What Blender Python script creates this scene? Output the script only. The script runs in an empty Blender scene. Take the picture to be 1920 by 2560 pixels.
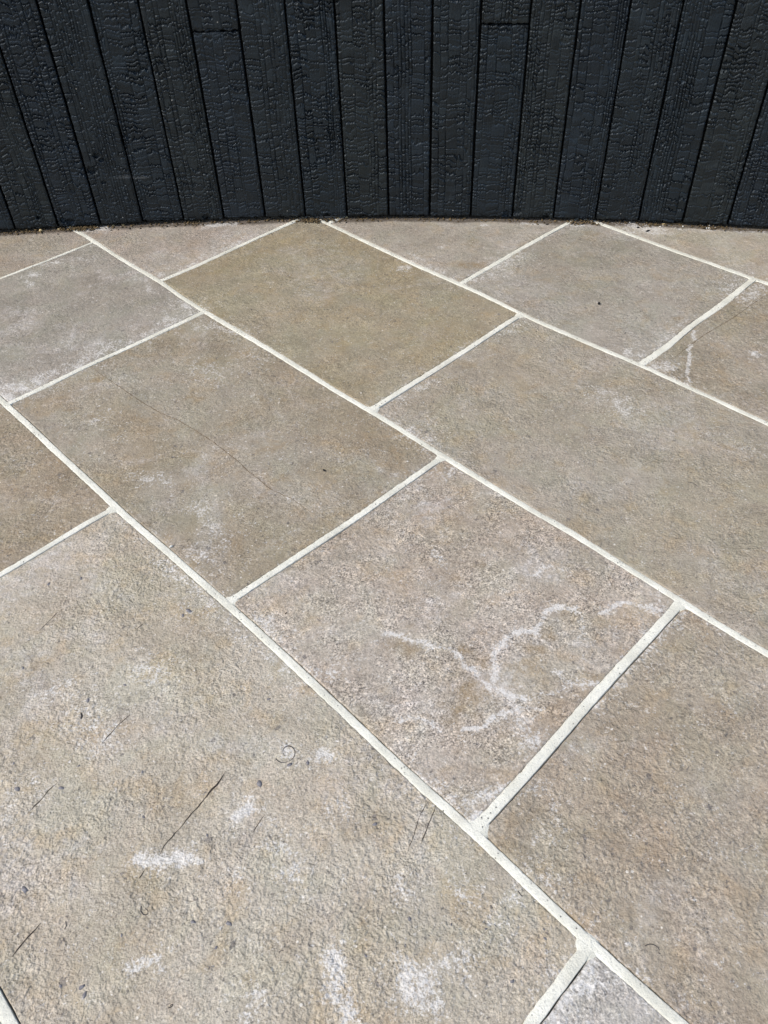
import bpy, math, random
import numpy as np
from mathutils import Matrix, Vector

# ------------------------------------------------------------------ scene, camera, light
scene = bpy.context.scene
col = scene.collection
W, H = 1920.0, 2560.0                      # pixel frame the measurements refer to
FPX, PITCH, ROLL, THETA = 1987.8, 0.78322, -0.03727, -0.81746
CAM_H = 1.20

_f = np.array([0, math.cos(PITCH), -math.sin(PITCH)])
_r = np.array([1.0, 0, 0])
_u = np.cross(_r, _f)
CR = math.cos(ROLL) * _r + math.sin(ROLL) * _u
CU = -math.sin(ROLL) * _r + math.cos(ROLL) * _u
CF = _f

cd = bpy.data.cameras.new('camera')
cam = bpy.data.objects.new('camera', cd)
col.objects.link(cam)
cd.sensor_fit = 'VERTICAL'
cd.sensor_height = 36.0
cd.lens = 36.0 * FPX / H
cd.clip_start = 0.01
cd.clip_end = 500
M = Matrix(((CR[0], CU[0], -CF[0], 0), (CR[1], CU[1], -CF[1], 0), (CR[2], CU[2], -CF[2], CAM_H), (0, 0, 0, 1)))
cam.matrix_world = M
scene.camera = cam

SUN_AZ = math.atan2(-0.92, -0.30)          # towards the sun: left of the view, a little behind the camera
SUN_EL = math.radians(50)
world = bpy.data.worlds.new('World')
scene.world = world
world.use_nodes = True
wn = world.node_tree
wn.nodes.clear()
sky = wn.nodes.new('ShaderNodeTexSky')
sky.sky_type = 'NISHITA'
sky.sun_disc = False
sky.sun_elevation = SUN_EL
sky.sun_rotation = SUN_AZ
sky.air_density = 1.0
sky.dust_density = 2.0
bg = wn.nodes.new('ShaderNodeBackground')
bg.inputs['Strength'].default_value = 0.145
wo = wn.nodes.new('ShaderNodeOutputWorld')
wn.links.new(sky.outputs[0], bg.inputs[0])
wn.links.new(bg.outputs[0], wo.inputs[0])

sd = bpy.data.lights.new('sun', 'SUN')
sd.energy = 2.0
sd.angle = math.radians(7)
sd.color = (1.0, 0.95, 0.87)
sun = bpy.data.objects.new('sun', sd)
col.objects.link(sun)
to_sun = Vector((math.sin(SUN_AZ) * math.cos(SUN_EL), math.cos(SUN_AZ) * math.cos(SUN_EL), math.sin(SUN_EL)))
sun.rotation_euler = to_sun.to_track_quat('Z', 'Y').to_euler()
sun.location = (-3, -1, 4)

scene.view_settings.view_transform = 'Standard'
scene.view_settings.look = 'None'
scene.view_settings.gamma = 1.0
scene.view_settings.use_curve_mapping = False
scene.view_settings.exposure = 0.38

# ------------------------------------------------------------------ helpers
def pn(x, y, seed=0):
    """gradient noise, about -1..1"""
    x = np.asarray(x, float); y = np.asarray(y, float)
    x, y = np.broadcast_arrays(x, y)
    xi = np.floor(x).astype(np.int64); yi = np.floor(y).astype(np.int64)
    fx = x - xi; fy = y - yi
    def g(ix, iy, dx, dy):
        h = (ix * 374761393 + iy * 668265263 + seed * 974634777) & 0xFFFFFFFF
        h = ((h ^ (h >> 13)) * 1274126177) & 0xFFFFFFFF
        h = h ^ (h >> 16)
        a = (h & 0xFFFF) / 65536.0 * 2 * np.pi
        return np.cos(a) * dx + np.sin(a) * dy
    u = fx * fx * fx * (fx * (fx * 6 - 15) + 10)
    v = fy * fy * fy * (fy * (fy * 6 - 15) + 10)
    n00 = g(xi, yi, fx, fy); n10 = g(xi + 1, yi, fx - 1, fy)
    n01 = g(xi, yi + 1, fx, fy - 1); n11 = g(xi + 1, yi + 1, fx - 1, fy - 1)
    return 1.5 * ((n00 * (1 - u) + n10 * u) * (1 - v) + (n01 * (1 - u) + n11 * u) * v)

def fbm(x, y, seed=0, octv=3):
    t = 0; a = 1.0; s = 1.0
    for i in range(octv):
        t = t + a * pn(np.asarray(x) * s, np.asarray(y) * s, seed + i * 17); a *= 0.5; s *= 2.03
    return t / 1.75

def hash01(i, j, seed=0):
    h = (np.asarray(i, np.int64) * 374761393 + np.asarray(j, np.int64) * 668265263 + seed * 362437) & 0xFFFFFFFF
    h = ((h ^ (h >> 13)) * 1274126177) & 0xFFFFFFFF
    h = h ^ (h >> 16)
    return (h & 0xFFFFFF) / float(0x1000000)

def sstep(a, b, x):
    t = np.clip((x - a) / (b - a), 0, 1)
    return t * t * (3 - 2 * t)

def px_ray(x, y):
    return ((x - W / 2) / FPX) * CR - ((y - H / 2) / FPX) * CU + CF

def gpx(x, y, z=0.0):
    """pixel -> point of the horizontal plane z"""
    d = px_ray(x, y)
    t = (z - CAM_H) / d[2]
    return np.array([d[0] * t, d[1] * t])

AV = np.array([math.cos(THETA), math.sin(THETA)])      # along the courses
NV = np.array([-AV[1], AV[0]])                         # across the courses
def to_sq(p): return np.array([p @ AV, p @ NV])
def sq_xy(s, q): return s[..., None] * AV + q[..., None] * NV

def grid_faces(nu, nv, off=0):
    i, j = np.meshgrid(np.arange(nu - 1), np.arange(nv - 1), indexing='ij')
    a = (i * nv + j).ravel()
    return np.stack([a, a + nv, a + nv + 1, a + 1], 1) + off

def make_mesh(name, verts, quads, mat, parent=None, smooth=True, attrs=None, tris=None, loc=None):
    verts = np.asarray(verts, float)
    if loc is None: loc = np.zeros(3)
    loc = np.asarray(loc, float)
    me = bpy.data.meshes.new(name)
    nq = len(quads); nt = 0 if tris is None else len(tris)
    me.vertices.add(len(verts))
    me.vertices.foreach_set('co', (verts - loc).astype(np.float32).ravel())
    li = np.asarray(quads, np.int32).ravel()
    if nt: li = np.concatenate([li, np.asarray(tris, np.int32).ravel()])
    me.loops.add(len(li))
    me.loops.foreach_set('vertex_index', li.astype(np.int32))
    me.polygons.add(nq + nt)
    st = np.concatenate([np.arange(nq) * 4, nq * 4 + np.arange(nt) * 3]).astype(np.int32)
    me.polygons.foreach_set('loop_start', st)
    me.update(calc_edges=True)
    me.validate()
    if smooth: me.polygons.foreach_set('use_smooth', np.ones(nq + nt, bool))
    if attrs:
        for k, v in attrs.items():
            at = me.attributes.new(k, 'FLOAT', 'POINT')
            at.data.foreach_set('value', np.asarray(v, np.float32).ravel())
    me.materials.append(mat)
    o = bpy.data.objects.new(name, me)
    col.objects.link(o)
    o.location = loc
    if parent is not None: o.parent = parent
    return o

def tag(o, label=None, cat=None, group=None, kind=None):
    if label: o['label'] = label
    if cat: o['category'] = cat
    if group: o['group'] = group
    if kind: o['kind'] = kind
    return o

def lin(r, g, b):
    f = lambda c: (c / 255 / 12.92) if c / 255 <= 0.04045 else ((c / 255 + 0.055) / 1.055) ** 2.4
    return (f(r), f(g), f(b))

class NT:
    """small node-tree writer"""
    def __init__(self, name):
        self.m = bpy.data.materials.new(name); self.m.use_nodes = True
        self.t = self.m.node_tree; self.t.nodes.clear()
        self.out = self.n('ShaderNodeOutputMaterial')
        self.bsdf = self.n('ShaderNodeBsdfPrincipled')
        self.t.links.new(self.bsdf.outputs[0], self.out.inputs[0])
    def n(self, typ, **kw):
        nd = self.t.nodes.new(typ)
        for k, v in kw.items(): setattr(nd, k, v)
        return nd
    def put(self, sock, v):
        if hasattr(v, 'is_output'): self.t.links.new(v, sock)
        elif isinstance(v, (tuple, list)) and len(v) == 3 and sock.type == 'RGBA': sock.default_value = (*v, 1)
        else: sock.default_value = v
    def math(self, op, a, b=None, clamp=False):
        nd = self.n('ShaderNodeMath', operation=op, use_clamp=clamp)
        self.put(nd.inputs[0], a)
        if b is not None: self.put(nd.inputs[1], b)
        return nd.outputs[0]
    def coord(self, off=(0, 0, 0), scale=(1, 1, 1)):
        tc = self.n('ShaderNodeTexCoord'); mp = self.n('ShaderNodeMapping')
        self.t.links.new(tc.outputs['Object'], mp.inputs[0])
        mp.inputs['Location'].default_value = off; mp.inputs['Scale'].default_value = scale
        return mp.outputs[0]
    def noise(self, vec, scale, detail=2.0, rough=0.5, dist=0.0):
        nd = self.n('ShaderNodeTexNoise')
        self.t.links.new(vec, nd.inputs['Vector'])
        nd.inputs['Scale'].default_value = scale; nd.inputs['Detail'].default_value = detail
        nd.inputs['Roughness'].default_value = rough; nd.inputs['Distortion'].default_value = dist
        return nd.outputs[0]
    def voro(self, vec, scale, feature='F1', rnd=1.0):
        nd = self.n('ShaderNodeTexVoronoi', feature=feature)
        self.t.links.new(vec, nd.inputs['Vector'])
        nd.inputs['Scale'].default_value = scale; nd.inputs['Randomness'].default_value = rnd
        return nd
    def ss(self, v, a, b, lo=0.0, hi=1.0):
        nd = self.n('ShaderNodeMapRange', interpolation_type='SMOOTHSTEP')
        self.put(nd.inputs[0], v)
        for i, x in zip((1, 2, 3, 4), (a, b, lo, hi)): nd.inputs[i].default_value = x
        return nd.outputs[0]
    def mix(self, fac, a, b, mode='MIX'):
        nd = self.n('ShaderNodeMix', data_type='RGBA', blend_type=mode)
        self.put(nd.inputs[0], fac); self.put(nd.inputs[6], a); self.put(nd.inputs[7], b)
        return nd.outputs[2]
    def attr(self, name):
        nd = self.n('ShaderNodeAttribute', attribute_name=name)
        return nd.outputs['Fac']
    def bump(self, h, dist, strength=1.0, normal=None):
        nd = self.n('ShaderNodeBump')
        self.put(nd.inputs['Height'], h)
        nd.inputs['Distance'].default_value = dist; nd.inputs['Strength'].default_value = strength
        if normal is not None: self.t.links.new(normal, nd.inputs['Normal'])
        return nd.outputs[0]
    def finish(self, color, rough, normal=None, spec=0.3):
        self.put(self.bsdf.inputs['Base Color'], color); self.put(self.bsdf.inputs['Roughness'], rough)
        self.bsdf.inputs['Specular IOR Level'].default_value = spec
        if normal is not None: self.t.links.new(normal, self.bsdf.inputs['Normal'])
        return self.m

# ------------------------------------------------------------------ materials
def stone_mat(name, c1, c2, seed, relief=1.0, grain=1.0, blotch=0.5, pale=0.0, cloud=0.85):
    """riven limestone: c1/c2 the two ground tones, relief = depth of the hammered skin, grain = salt and pepper"""
    k = NT(name)
    P = k.coord((seed * 3.17, seed * 1.73, seed * 0.61))
    big = k.noise(P, 3.2, 5, 0.6, 0.6)
    mid = k.noise(P, 16, 4, 0.62, 0.4)
    fine = k.noise(P, 95, 4, 0.7)
    spk = k.noise(P, 330, 2, 0.7)
    A, B = [tuple(x * m for x, m in zip(lin(*q), (1.0, 0.972, 0.915))) for q in (c1, c2)]
    c = k.mix(k.ss(big, 0.40, 0.62), A, B)
    warm = tuple(a * m for a, m in zip(A, (1.04, 0.93, 0.76)))
    c = k.mix(k.ss(mid, 0.50, 0.68, 0, blotch), c, warm)
    pal = tuple(min(1, b * m) for b, m in zip(B, (1.22, 1.22, 1.24)))
    c = k.mix(k.ss(k.noise(P, 26, 5, 0.7), 0.53, 0.70, 0, 0.30 + pale), c, pal)
    cl = k.math('MULTIPLY_ADD', k.math('SUBTRACT', k.noise(P, 12, 8, 0.72, 0.5), 0.5), cloud)
    k.t.nodes[-1].inputs[2].default_value = 1.0
    ccb = k.n('ShaderNodeCombineColor')
    for i in range(3): k.put(ccb.inputs[i], cl)
    c = k.mix(1.0, c, ccb.outputs[0], 'MULTIPLY')
    haze = k.math('MULTIPLY', k.ss(k.noise(P, 4.5, 4, 0.65, 0.8), 0.50, 0.66), k.ss(k.noise(P, 60, 5, 0.75), 0.42, 0.62, 0.15, 1.0))
    c = k.mix(k.math('MULTIPLY', haze, 0.30 + pale), c, lin(206, 201, 196))
    tone = k.noise(P, 9, 3, 0.6, 0.4)
    c = k.mix(k.ss(tone, 0.50, 0.64, 0, 0.32), c, k.mix(1.0, c, (0.93, 1.0, 0.93), 'MULTIPLY'))
    c = k.mix(k.ss(tone, 0.50, 0.38, 0, 0.32), c, k.mix(1.0, c, (1.03, 0.965, 0.975), 'MULTIPLY'))
    # grain
    g = k.math('MULTIPLY_ADD', k.math('SUBTRACT', fine, 0.5), 1.25 * grain)
    k.t.nodes[-1].inputs[2].default_value = 1.0
    g2 = k.math('MULTIPLY_ADD', k.math('SUBTRACT', spk, 0.5), 2.3 * grain)
    k.t.nodes[-1].inputs[2].default_value = 1.0
    gg = k.math('MULTIPLY', g, g2)
    gp = k.ss(k.noise(P, 15, 3, 0.6), 0.38, 0.62, 0.35, 1.0)
    gg = k.math('MULTIPLY_ADD', k.math('SUBTRACT', gg, 1.0), gp); k.t.nodes[-1].inputs[2].default_value = 1.0
    cmb = k.n('ShaderNodeCombineColor')
    for i in range(3): k.put(cmb.inputs[i], gg)
    c = k.mix(1.0, c, cmb.outputs[0], 'MULTIPLY')
    # dark shell fragments and flecks
    fl = k.voro(P, 75)
    sep = k.n('ShaderNodeSeparateColor'); k.put(sep.inputs[0], fl.outputs['Color'])
    size = k.math('MULTIPLY', k.math('GREATER_THAN', sep.outputs[0], 0.975), k.math('MULTIPLY', sep.outputs[1], 0.36))
    wob = k.math('MULTIPLY', k.math('SUBTRACT', k.noise(P, 170, 3, 0.7), 0.5), 2.0)
    dk = k.math('LESS_THAN', k.math('ADD', fl.outputs['Distance'], wob), size)
    c = k.mix(k.math('MULTIPLY', dk, 0.62), c, lin(88, 84, 84))
    pit = k.ss(k.noise(P, 150, 3, 0.75, 0.6), 0.61, 0.68, 0, 0.50 * grain)
    c = k.mix(k.math('MULTIPLY', pit, gp), c, lin(84, 78, 72))
    pale_n = k.ss(k.noise(P, 185, 3, 0.75, 0.4), 0.60, 0.68, 0, 0.45 * grain)
    c = k.mix(k.math('MULTIPLY', pale_n, gp), c, tuple(min(1, x * 1.55) for x in B))
    # pale grains
    fw = k.voro(P, 130)
    sp2 = k.n('ShaderNodeSeparateColor'); k.put(sp2.inputs[0], fw.outputs['Color'])
    sz2 = k.math('MULTIPLY', k.math('GREATER_THAN', sp2.outputs[1], 0.965), k.math('MULTIPLY', sp2.outputs[0], 0.30))
    wl = k.math('LESS_THAN', fw.outputs['Distance'], sz2)
    c = k.mix(k.math('MULTIPLY', wl, 0.75), c, lin(222, 216, 204))
    # stains laid down along measured strokes
    n60 = k.math('SUBTRACT', k.noise(P, 46, 4, 0.65), 0.5)
    n300 = k.math('SUBTRACT', k.noise(P, 210, 3, 0.7), 0.5)
    def mask(at, w1, w2, a, b, hi):
        v = k.math('ADD', k.attr(at), k.math('MULTIPLY', n60, w1))
        v = k.math('ADD', v, k.math('MULTIPLY', n300, w2))
        return k.ss(v, a, b, 0, hi)
    c = k.mix(mask('rust', 0.8, 0.5, 0.22, 0.9, 0.7), c, lin(142, 122, 90))
    c = k.mix(mask('dirt_shade', 0.6, 0.4, 0.25, 0.85, 0.85), c, lin(86, 76, 66))  # wall-foot grime plus contact shade mixed into the colour
    c = k.mix(mask('dark', 0.5, 2.6, 0.62, 0.80, 0.75), c, lin(98, 94, 90))
    st = k.math('MULTIPLY', mask('stain', 1.7, 3.2, 0.28, 0.90, 0.85), k.ss(k.noise(P, 300, 3, 0.7), 0.36, 0.56, 0.45, 1.0))
    c = k.mix(st, c, lin(222, 219, 213))
    # relief: terraces with small scarps, plus grain
    t1 = k.ss(k.noise(P, 88, 1.0, 0.45, 0.1), 0.33, 0.68)
    t2 = k.ss(k.noise(P, 190, 1.5, 0.5, 0.0), 0.34, 0.66)
    t3 = k.ss(k.noise(P, 40, 3, 0.6, 0.5), 0.44, 0.60)
    h = k.math('ADD', k.math('MULTIPLY', t1, 2.1), k.math('MULTIPLY', t2, 1.25))
    h = k.math('ADD', h, k.math('MULTIPLY', t3, 0.45))
    h = k.math('MULTIPLY', h, k.ss(k.noise(P, 7, 2, 0.5), 0.36, 0.60, 0.55, 1.1))
    h = k.math('ADD', h, k.math('MULTIPLY', spk, 2.2))
    h = k.math('ADD', h, k.math('MULTIPLY', dk, -0.6))
    h = k.math('ADD', h, k.math('MULTIPLY', pit, -0.8))
    nr = k.bump(h, 0.00056 * relief, 1.0)
    return k.finish(c, k.ss(mid, 0.3, 0.7, 0.44, 0.66), nr, 0.5)

def mortar_mat():
    k = NT('pale_mortar')
    P = k.coord()
    c = k.mix(k.ss(k.noise(P, 9, 4, 0.6), 0.38, 0.64), lin(237, 235, 221), lin(216, 214, 199))
    c = k.mix(k.ss(k.noise(P, 260, 4, 0.75), 0.50, 0.66, 0, 0.40), c, lin(178, 178, 166))
    c = k.mix(k.ss(k.noise(P, 5, 4, 0.7), 0.55, 0.72, 0, 0.45), c, lin(176, 168, 150))
    v = k.voro(P, 210)
    sp = k.n('ShaderNodeSeparateColor'); k.put(sp.inputs[0], v.outputs['Color'])
    d = k.math('LESS_THAN', v.outputs['Distance'], k.math('MULTIPLY', k.math('GREATER_THAN', sp.outputs[0], 0.88), 0.30))
    d = k.math('MULTIPLY', d, k.ss(k.noise(P, 14, 2), 0.42, 0.62))
    c = k.mix(k.math('MULTIPLY', d, 0.8), c, lin(62, 60, 58))
    h = k.math('ADD', k.math('ADD', k.noise(P, 380, 3, 0.7), k.noise(P, 130, 3, 0.7)), k.math('MULTIPLY', d, -1.0))
    return k.finish(c, 0.88, k.bump(h, 0.0016, 0.9), 0.2)

def char_mat(name, seed, tint):
    k = NT(name)
    P = k.coord((seed * 2.3, seed * 1.1, seed * 0.7))
    S = k.coord((seed * 2.3, seed * 1.1, seed * 0.7), (1, 1, 0.12))
    pt = k.n('ShaderNodeCombineColor'); pl = k.attr('plate')
    for i in range(3): k.put(pt.inputs[i], pl)
    c = k.mix(k.ss(k.noise(P, 5, 3, 0.6), 0.4, 0.62), tint, tuple(t * m for t, m in zip(tint, (1.5, 1.5, 1.4))))
    c = k.mix(1.0, c, pt.outputs[0], 'MULTIPLY')
    c = k.mix(k.ss(k.noise(S, 130, 3, 0.6), 0.5, 0.75, 0, 0.5), c, (0.009, 0.014, 0.018))
    # ash bloom and a few pale specks
    v = k.voro(P, 55)
    sp = k.n('ShaderNodeSeparateColor'); k.put(sp.inputs[0], v.outputs['Color'])
    d = k.math('LESS_THAN', v.outputs['Distance'], k.math('MULTIPLY', k.math('GREATER_THAN', sp.outputs[0], 0.988), 0.10))
    c = k.mix(d, c, (0.30, 0.29, 0.26))
    ash = k.math('ADD', k.attr('ash'), k.math('MULTIPLY', k.math('SUBTRACT', k.noise(P, 90, 3, 0.7), 0.5), 0.9))
    c = k.mix(k.ss(ash, 0.25, 1.0, 0, 0.5), c, (0.13, 0.135, 0.135))
    k.bsdf.inputs['Specular Tint'].default_value = (0.80, 0.92, 1.0, 1)
    h = k.math('ADD', k.noise(S, 700, 2, 0.6), k.math('MULTIPLY', k.noise(P, 300, 2, 0.6), 0.5))
    return k.finish(c, k.ss(k.noise(P, 30, 3), 0.3, 0.7, 0.38, 0.60), k.bump(h, 0.0008, 0.8), 0.5)

def plain_mat(name, c, rough=0.8, scale=80, var=0.35, bump=0.001):
    k = NT(name)
    P = k.coord()
    n = k.noise(P, scale, 4, 0.65)
    cc = k.mix(k.ss(n, 0.35, 0.65), tuple(x * (1 - var) for x in c), tuple(min(1, x * (1 + var)) for x in c))
    return k.finish(cc, rough, k.bump(n, bump, 0.7), 0.25)

MAT_MORTAR = mortar_mat()
MAT_BED = plain_mat('bedding_sand', lin(92, 84, 72), 0.9, 120, 0.4)
MAT_GROUND = plain_mat('gravel_ground', lin(120, 112, 100), 0.9, 40, 0.45, 0.01)
MAT_BACK = plain_mat('black_backing', (0.006, 0.006, 0.006), 0.85, 60, 0.3)
MAT_CRACK = plain_mat('crack_shadow', lin(64, 58, 52), 0.95, 200, 0.3)
MAT_CRACK_B = plain_mat('brown_hairline', lin(104, 88, 66), 0.95, 200, 0.3)
MAT_SHELL = plain_mat('dark_shell', lin(58, 56, 58), 0.6, 200, 0.2)
MAT_FLAKE = plain_mat('charcoal_flake', (0.009, 0.009, 0.010), 0.55, 300, 0.4)
MAT_STRAW = plain_mat('fresh_splinter', lin(214, 190, 140), 0.8, 200, 0.2)
MAT_CRUMB = plain_mat('mortar_crumb', lin(226, 224, 214), 0.9, 300, 0.12)
MAT_GRIT = plain_mat('brown_grit', lin(104, 88, 62), 0.9, 90, 0.6)

# ------------------------------------------------------------------ joints as measured in the photograph
L_PTS = {
 -1: [(-14,2483.5),(27,2558)],
 0: [(3,1002),(21.7,1014.8),(62,1052),(130,1117.5),(196.7,1181),(231.5,1207),(249.6,1227),(289.4,1268.6),(347,1315.6),(434,1389.8),(506,1458.5),(564,1505.5),(602,1536),(694,1623),(798.6,1721),(897,1814),(986,1901),(1039,1952),(1122,2024),(1191.5,2082),(1263.8,2147),(1315,2204),(1370.8,2256),(1413.6,2301),(1468.6,2353),(1558,2428.6),(1691,2541)],
 1: [(202.5,582.5),(243,608.5),(309.6,650.5),(400.7,704),(474.5,754.6),(506,775),(566.8,811),(650.7,858.7),(723,903.4),(792,947),(850,983),(934,1030.7),(986,1064),(1104.8,1136),(1154,1168),(1197,1194),(1541,1401.4),(1607.8,1441),(1706,1507),(1787,1554.8),(1914.5,1628.6)],
 2: [(815.6,556.4),(891,592.6),(954.5,623),(1046.8,666),(1151,711),(1237.8,750),(1304,785),(1365,812.5),(1437,843),(1526.8,882.5),(1602,911.4),(1671.5,946),(1772.7,991),(1917,1057.5)],
 3: [(1518,565),(1613.6,600),(1700,631.6),(1787,662),(1882.7,696.7),(1917,708)],
}
B_PTS = {
 'B0': [(3,695),(115.7,652),(228.6,607)],
 'B1': [(21.7,1007.6),(86.8,978.6),(196.7,923.6),(332.7,863),(390.6,835.6),(474.5,798),(506,779)],
 'B2': [(578.7,1500),(648,1455),(752,1385.7),(856.5,1319),(949,1255.5),(990,1224),(1038,1190),(1099,1146)],
 'B3': [(400.7,702),(483,667.8),(595.7,615.7),(682.5,576.7),(740,550.6)],
 'B4': [(934,1022),(980,990),(1067,938),(1139.5,892),(1194.5,857),(1249,818),(1304,786.5)],
 'B5': [(1154,707),(1220,669),(1307,618.6),(1402.7,566.5)],
 'B6': [(1605,908.5),(1671.5,863.6),(1729,815),(1801.7,763),(1874,705.4)],
 'B7': [(3.6,1435),(108.5,1373.5),(217,1308.4),(285.7,1270)],
 'B8': [(1703,1507),(1657,1556),(1599,1620),(1535.5,1686),(1477.6,1750),(1406,1834),(1337,1914),(1287,1971),(1237,2023),(1198,2062)],
 'B9': [(1464,2378),(1420,2437.5),(1376,2497),(1332.6,2556)],
}
class Line:
    def __init__(self, pts, axis):        # axis 0: runs along s (course joint); 1: runs along q (cross joint)
        P = np.array([to_sq(gpx(*p)) for p in pts])
        o = np.argsort(P[:, axis])
        self.t = P[o, axis]; self.v = P[o, 1 - axis]
        self.m = float(self.v.mean())
        if len(self.t) > 6:               # even out the reading error of single points
            tt = np.linspace(self.t[0], self.t[-1], 60)
            K = np.exp(-((tt[:, None] - self.t[None]) / 0.11) ** 2) + 1e-9
            c = np.polyfit(self.t, self.v, 1)
            dv = self.v - np.polyval(c, self.t)
            self.t, self.v = tt, np.polyval(c, tt) + (K * dv).sum(1) / K.sum(1)
    def __call__(self, t):
        t = np.asarray(t, float)
        # fall back to the straight course away from the measured stretch
        w = np.exp(-np.maximum(0, np.maximum(self.t[0] - t, t - self.t[-1])) / 0.25)
        return self.m + w * (np.interp(t, self.t, self.v) - self.m)
class Flat:
    def __init__(self, m): self.m = m
    def __call__(self, t): return np.full(np.shape(t), self.m) + 0.002 * pn(np.asarray(t) * 3, self.m * 7, 3)

LL = {k: Line(v, 0) for k, v in L_PTS.items()}
LL[-2] = Flat(LL[-1].m - 0.615); LL[-3] = Flat(LL[-1].m - 1.23)
LL[4] = Flat(LL[3].m + 0.615); LL[5] = Flat(LL[3].m + 1.23)
BB = {k: Line(v, 1) for k, v in B_PTS.items()}

HWL = {-3: .0078, -2: .0078, -1: .0085, 0: .0080, 1: .0074, 2: .0066, 3: .0072, 4: .0078, 5: .0078}
HWB = {'B0': .0058, 'B1': .0078, 'B2': .0080, 'B3': .0076, 'B4': .0088, 'B5': .0074, 'B6': .0092, 'B7': .0076, 'B8': .0094, 'B9': .0090}

# stones: course -> list of (joint or s-value) breaks and the stone's style between them
T = dict
S0L = T(c1=(146,134,115), c2=(156,145,128), relief=0.8, grain=1.0)
S0M = T(c1=(170,161,145), c2=(178,171,158), relief=1.2, grain=0.9, blotch=0.55, pale=0.15)
S0R = T(c1=(168,162,155), c2=(178,174,170), relief=0.8, grain=1.25, pale=0.25)
S1A = T(c1=(160,151,139), c2=(167,159,149), relief=0.7, grain=0.8)
S1B = T(c1=(150,145,136), c2=(160,155,147), relief=0.55, grain=0.9, blotch=0.2, pale=0.25)
S1C = T(c1=(150,140,122), c2=(158,151,138), relief=0.6, grain=1.15)
S1D = T(c1=(164,154,141), c2=(177,169,159), relief=0.7, grain=1.75, blotch=0.5, pale=0.25)
S1E = T(c1=(158,147,131), c2=(164,155,141), relief=1.1, grain=1.0)
S2A = T(c1=(166,157,147), c2=(174,167,158), relief=0.7, grain=1.0, pale=0.15)
S2B = T(c1=(155,144,121), c2=(155,147,129), relief=0.6, grain=0.95, blotch=0.4)
S2C = T(c1=(157,149,133), c2=(163,156,144), relief=0.95, grain=1.0)
S3A = T(c1=(163,156,145), c2=(170,164,155), relief=0.6, grain=1.0)
S3B = T(c1=(155,149,138), c2=(164,159,150), relief=0.7, grain=1.0)
S3C = T(c1=(152,143,127), c2=(160,152,139), relief=0.9, grain=0.95)
S4A = T(c1=(168,160,146), c2=(175,168,156), relief=0.6, grain=0.8)
GEN = [S1C, S2C, S3B, S1E, S2A, S3C]
COURSES = {
 -3: ([-2.2, -1.28, -0.66, 0.27, 0.89, 1.8], [None] * 5),
 -2: ([-3.4, -2.5, -1.88, -0.95, -0.33, 0.60, 1.22, 2.1], [None] * 7),
 -1: ([-3.78, -2.86, -2.24, 'B7', 'B9', 0.85, 1.47], [None, None, S0L, S0M, S0R, None]),
 0: ([-4.02, 's-3.1', 'B0', 'B1', 'B2', 'B8', 0.63, 1.25], [None, S1A, S1B, S1C, S1D, S1E, None]),
 1: ([-3.34, -2.72, 'B3', 'B4', 0.085, 0.71, 1.33], [None, S2A, S2B, S2C, None, None]),
 2: ([-2.0, 'B5', 'B6', 0.14, 1.07], [S3A, S3B, S3C, None]),
 3: ([-1.75, -0.50, 0.42, 1.04], [S4A, None, None]),
}
def brk(b):
    if isinstance(b, str): return BB[b] if b in BB else Flat(float(b[1:]))
    return Flat(b)
def hwb(b): return HWB.get(b, .0088) if isinstance(b, str) else .0088

# ------------------------------------------------------------------ strokes for stains (photo pixels, radius in px, strength)
Z5 = 0.5787
def zz(ox, oy, pts): return [(ox + x * Z5, oy + y * Z5) for x, y in pts]
STROKES = []
def stroke(kind, pts, r, amp=1.0):
    P = np.array([gpx(*p) for p in pts])
    c = pts[len(pts) // 2]
    sc = np.linalg.norm(gpx(c[0] + 5, c[1]) - gpx(*c)) / 5
    STROKES.append((kind, P, r * sc, amp))
z3 = lambda *p: zz(0, 520, p)
z4 = lambda *p: zz(960, 520, p)
z5 = lambda *p: zz(0, 1160, p)
z6 = lambda *p: zz(960, 1160, p)
z7 = lambda *p: zz(0, 1860, p)
z8 = lambda *p: zz(960, 1860, p)
# veins of the pinkish stone
stroke('stain', z6((480,890),(485,800),(530,748),(600,730),(650,720),(685,668),(700,632),(765,612),(820,625)), 6.2, 1.15)
stroke('stain', z6((0,738),(80,732),(130,772),(230,782),(290,792),(345,855),(400,905),(430,950),(470,962),(490,900)), 5.7, 1.10)
stroke('stain', z6((490,980),(540,1000),(600,1010)), 6.2, 1.03)
stroke('stain', z6((935,642),(1000,612),(1080,602),(1140,622),(1205,640)), 5.7, 0.97)
stroke('stain', z6((340,1155),(420,1140),(480,1098),(550,1070)), 4.6, 1.10)
stroke('stain', z6((580,1100),(610,1160),(640,1220)), 20, 0.6)
stroke('stain', z6((800,955),(880,940),(935,962)), 5.1, 0.83)
stroke('stain', z6((740,900),(760,905)), 7.2, 0.97)
stroke('stain', z6((140,510),(210,520)), 6.2, 0.83)
stroke('stain', z6((210,390),(250,405)), 7.2, 0.83)
stroke('stain', z6((1180,620),(1220,650)), 30, 0.55)
stroke('stain', z6((180,40),(330,40)), 22, 0.4)
stroke('stain', z8((180,180),(260,225),(330,290)), 22, 0.65)
stroke('stain', z8((350,260),(420,215),(520,200)), 16, 0.65)
stroke('stain', z8((350,310),(400,330)), 22, 0.75)
stroke('stain', z6((640,480),(720,440),(800,470)), 4.1, 0.69)
stroke('stain', z6((20,1130),(120,1090),(200,1130),(260,1180)), 4.6, 0.76)
stroke('stain', z6((620,930),(640,990),(720,1000),(800,955)), 4.1, 0.83)
stroke('stain', z6((830,640),(860,700),(840,760)), 3.6, 0.69)
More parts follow.
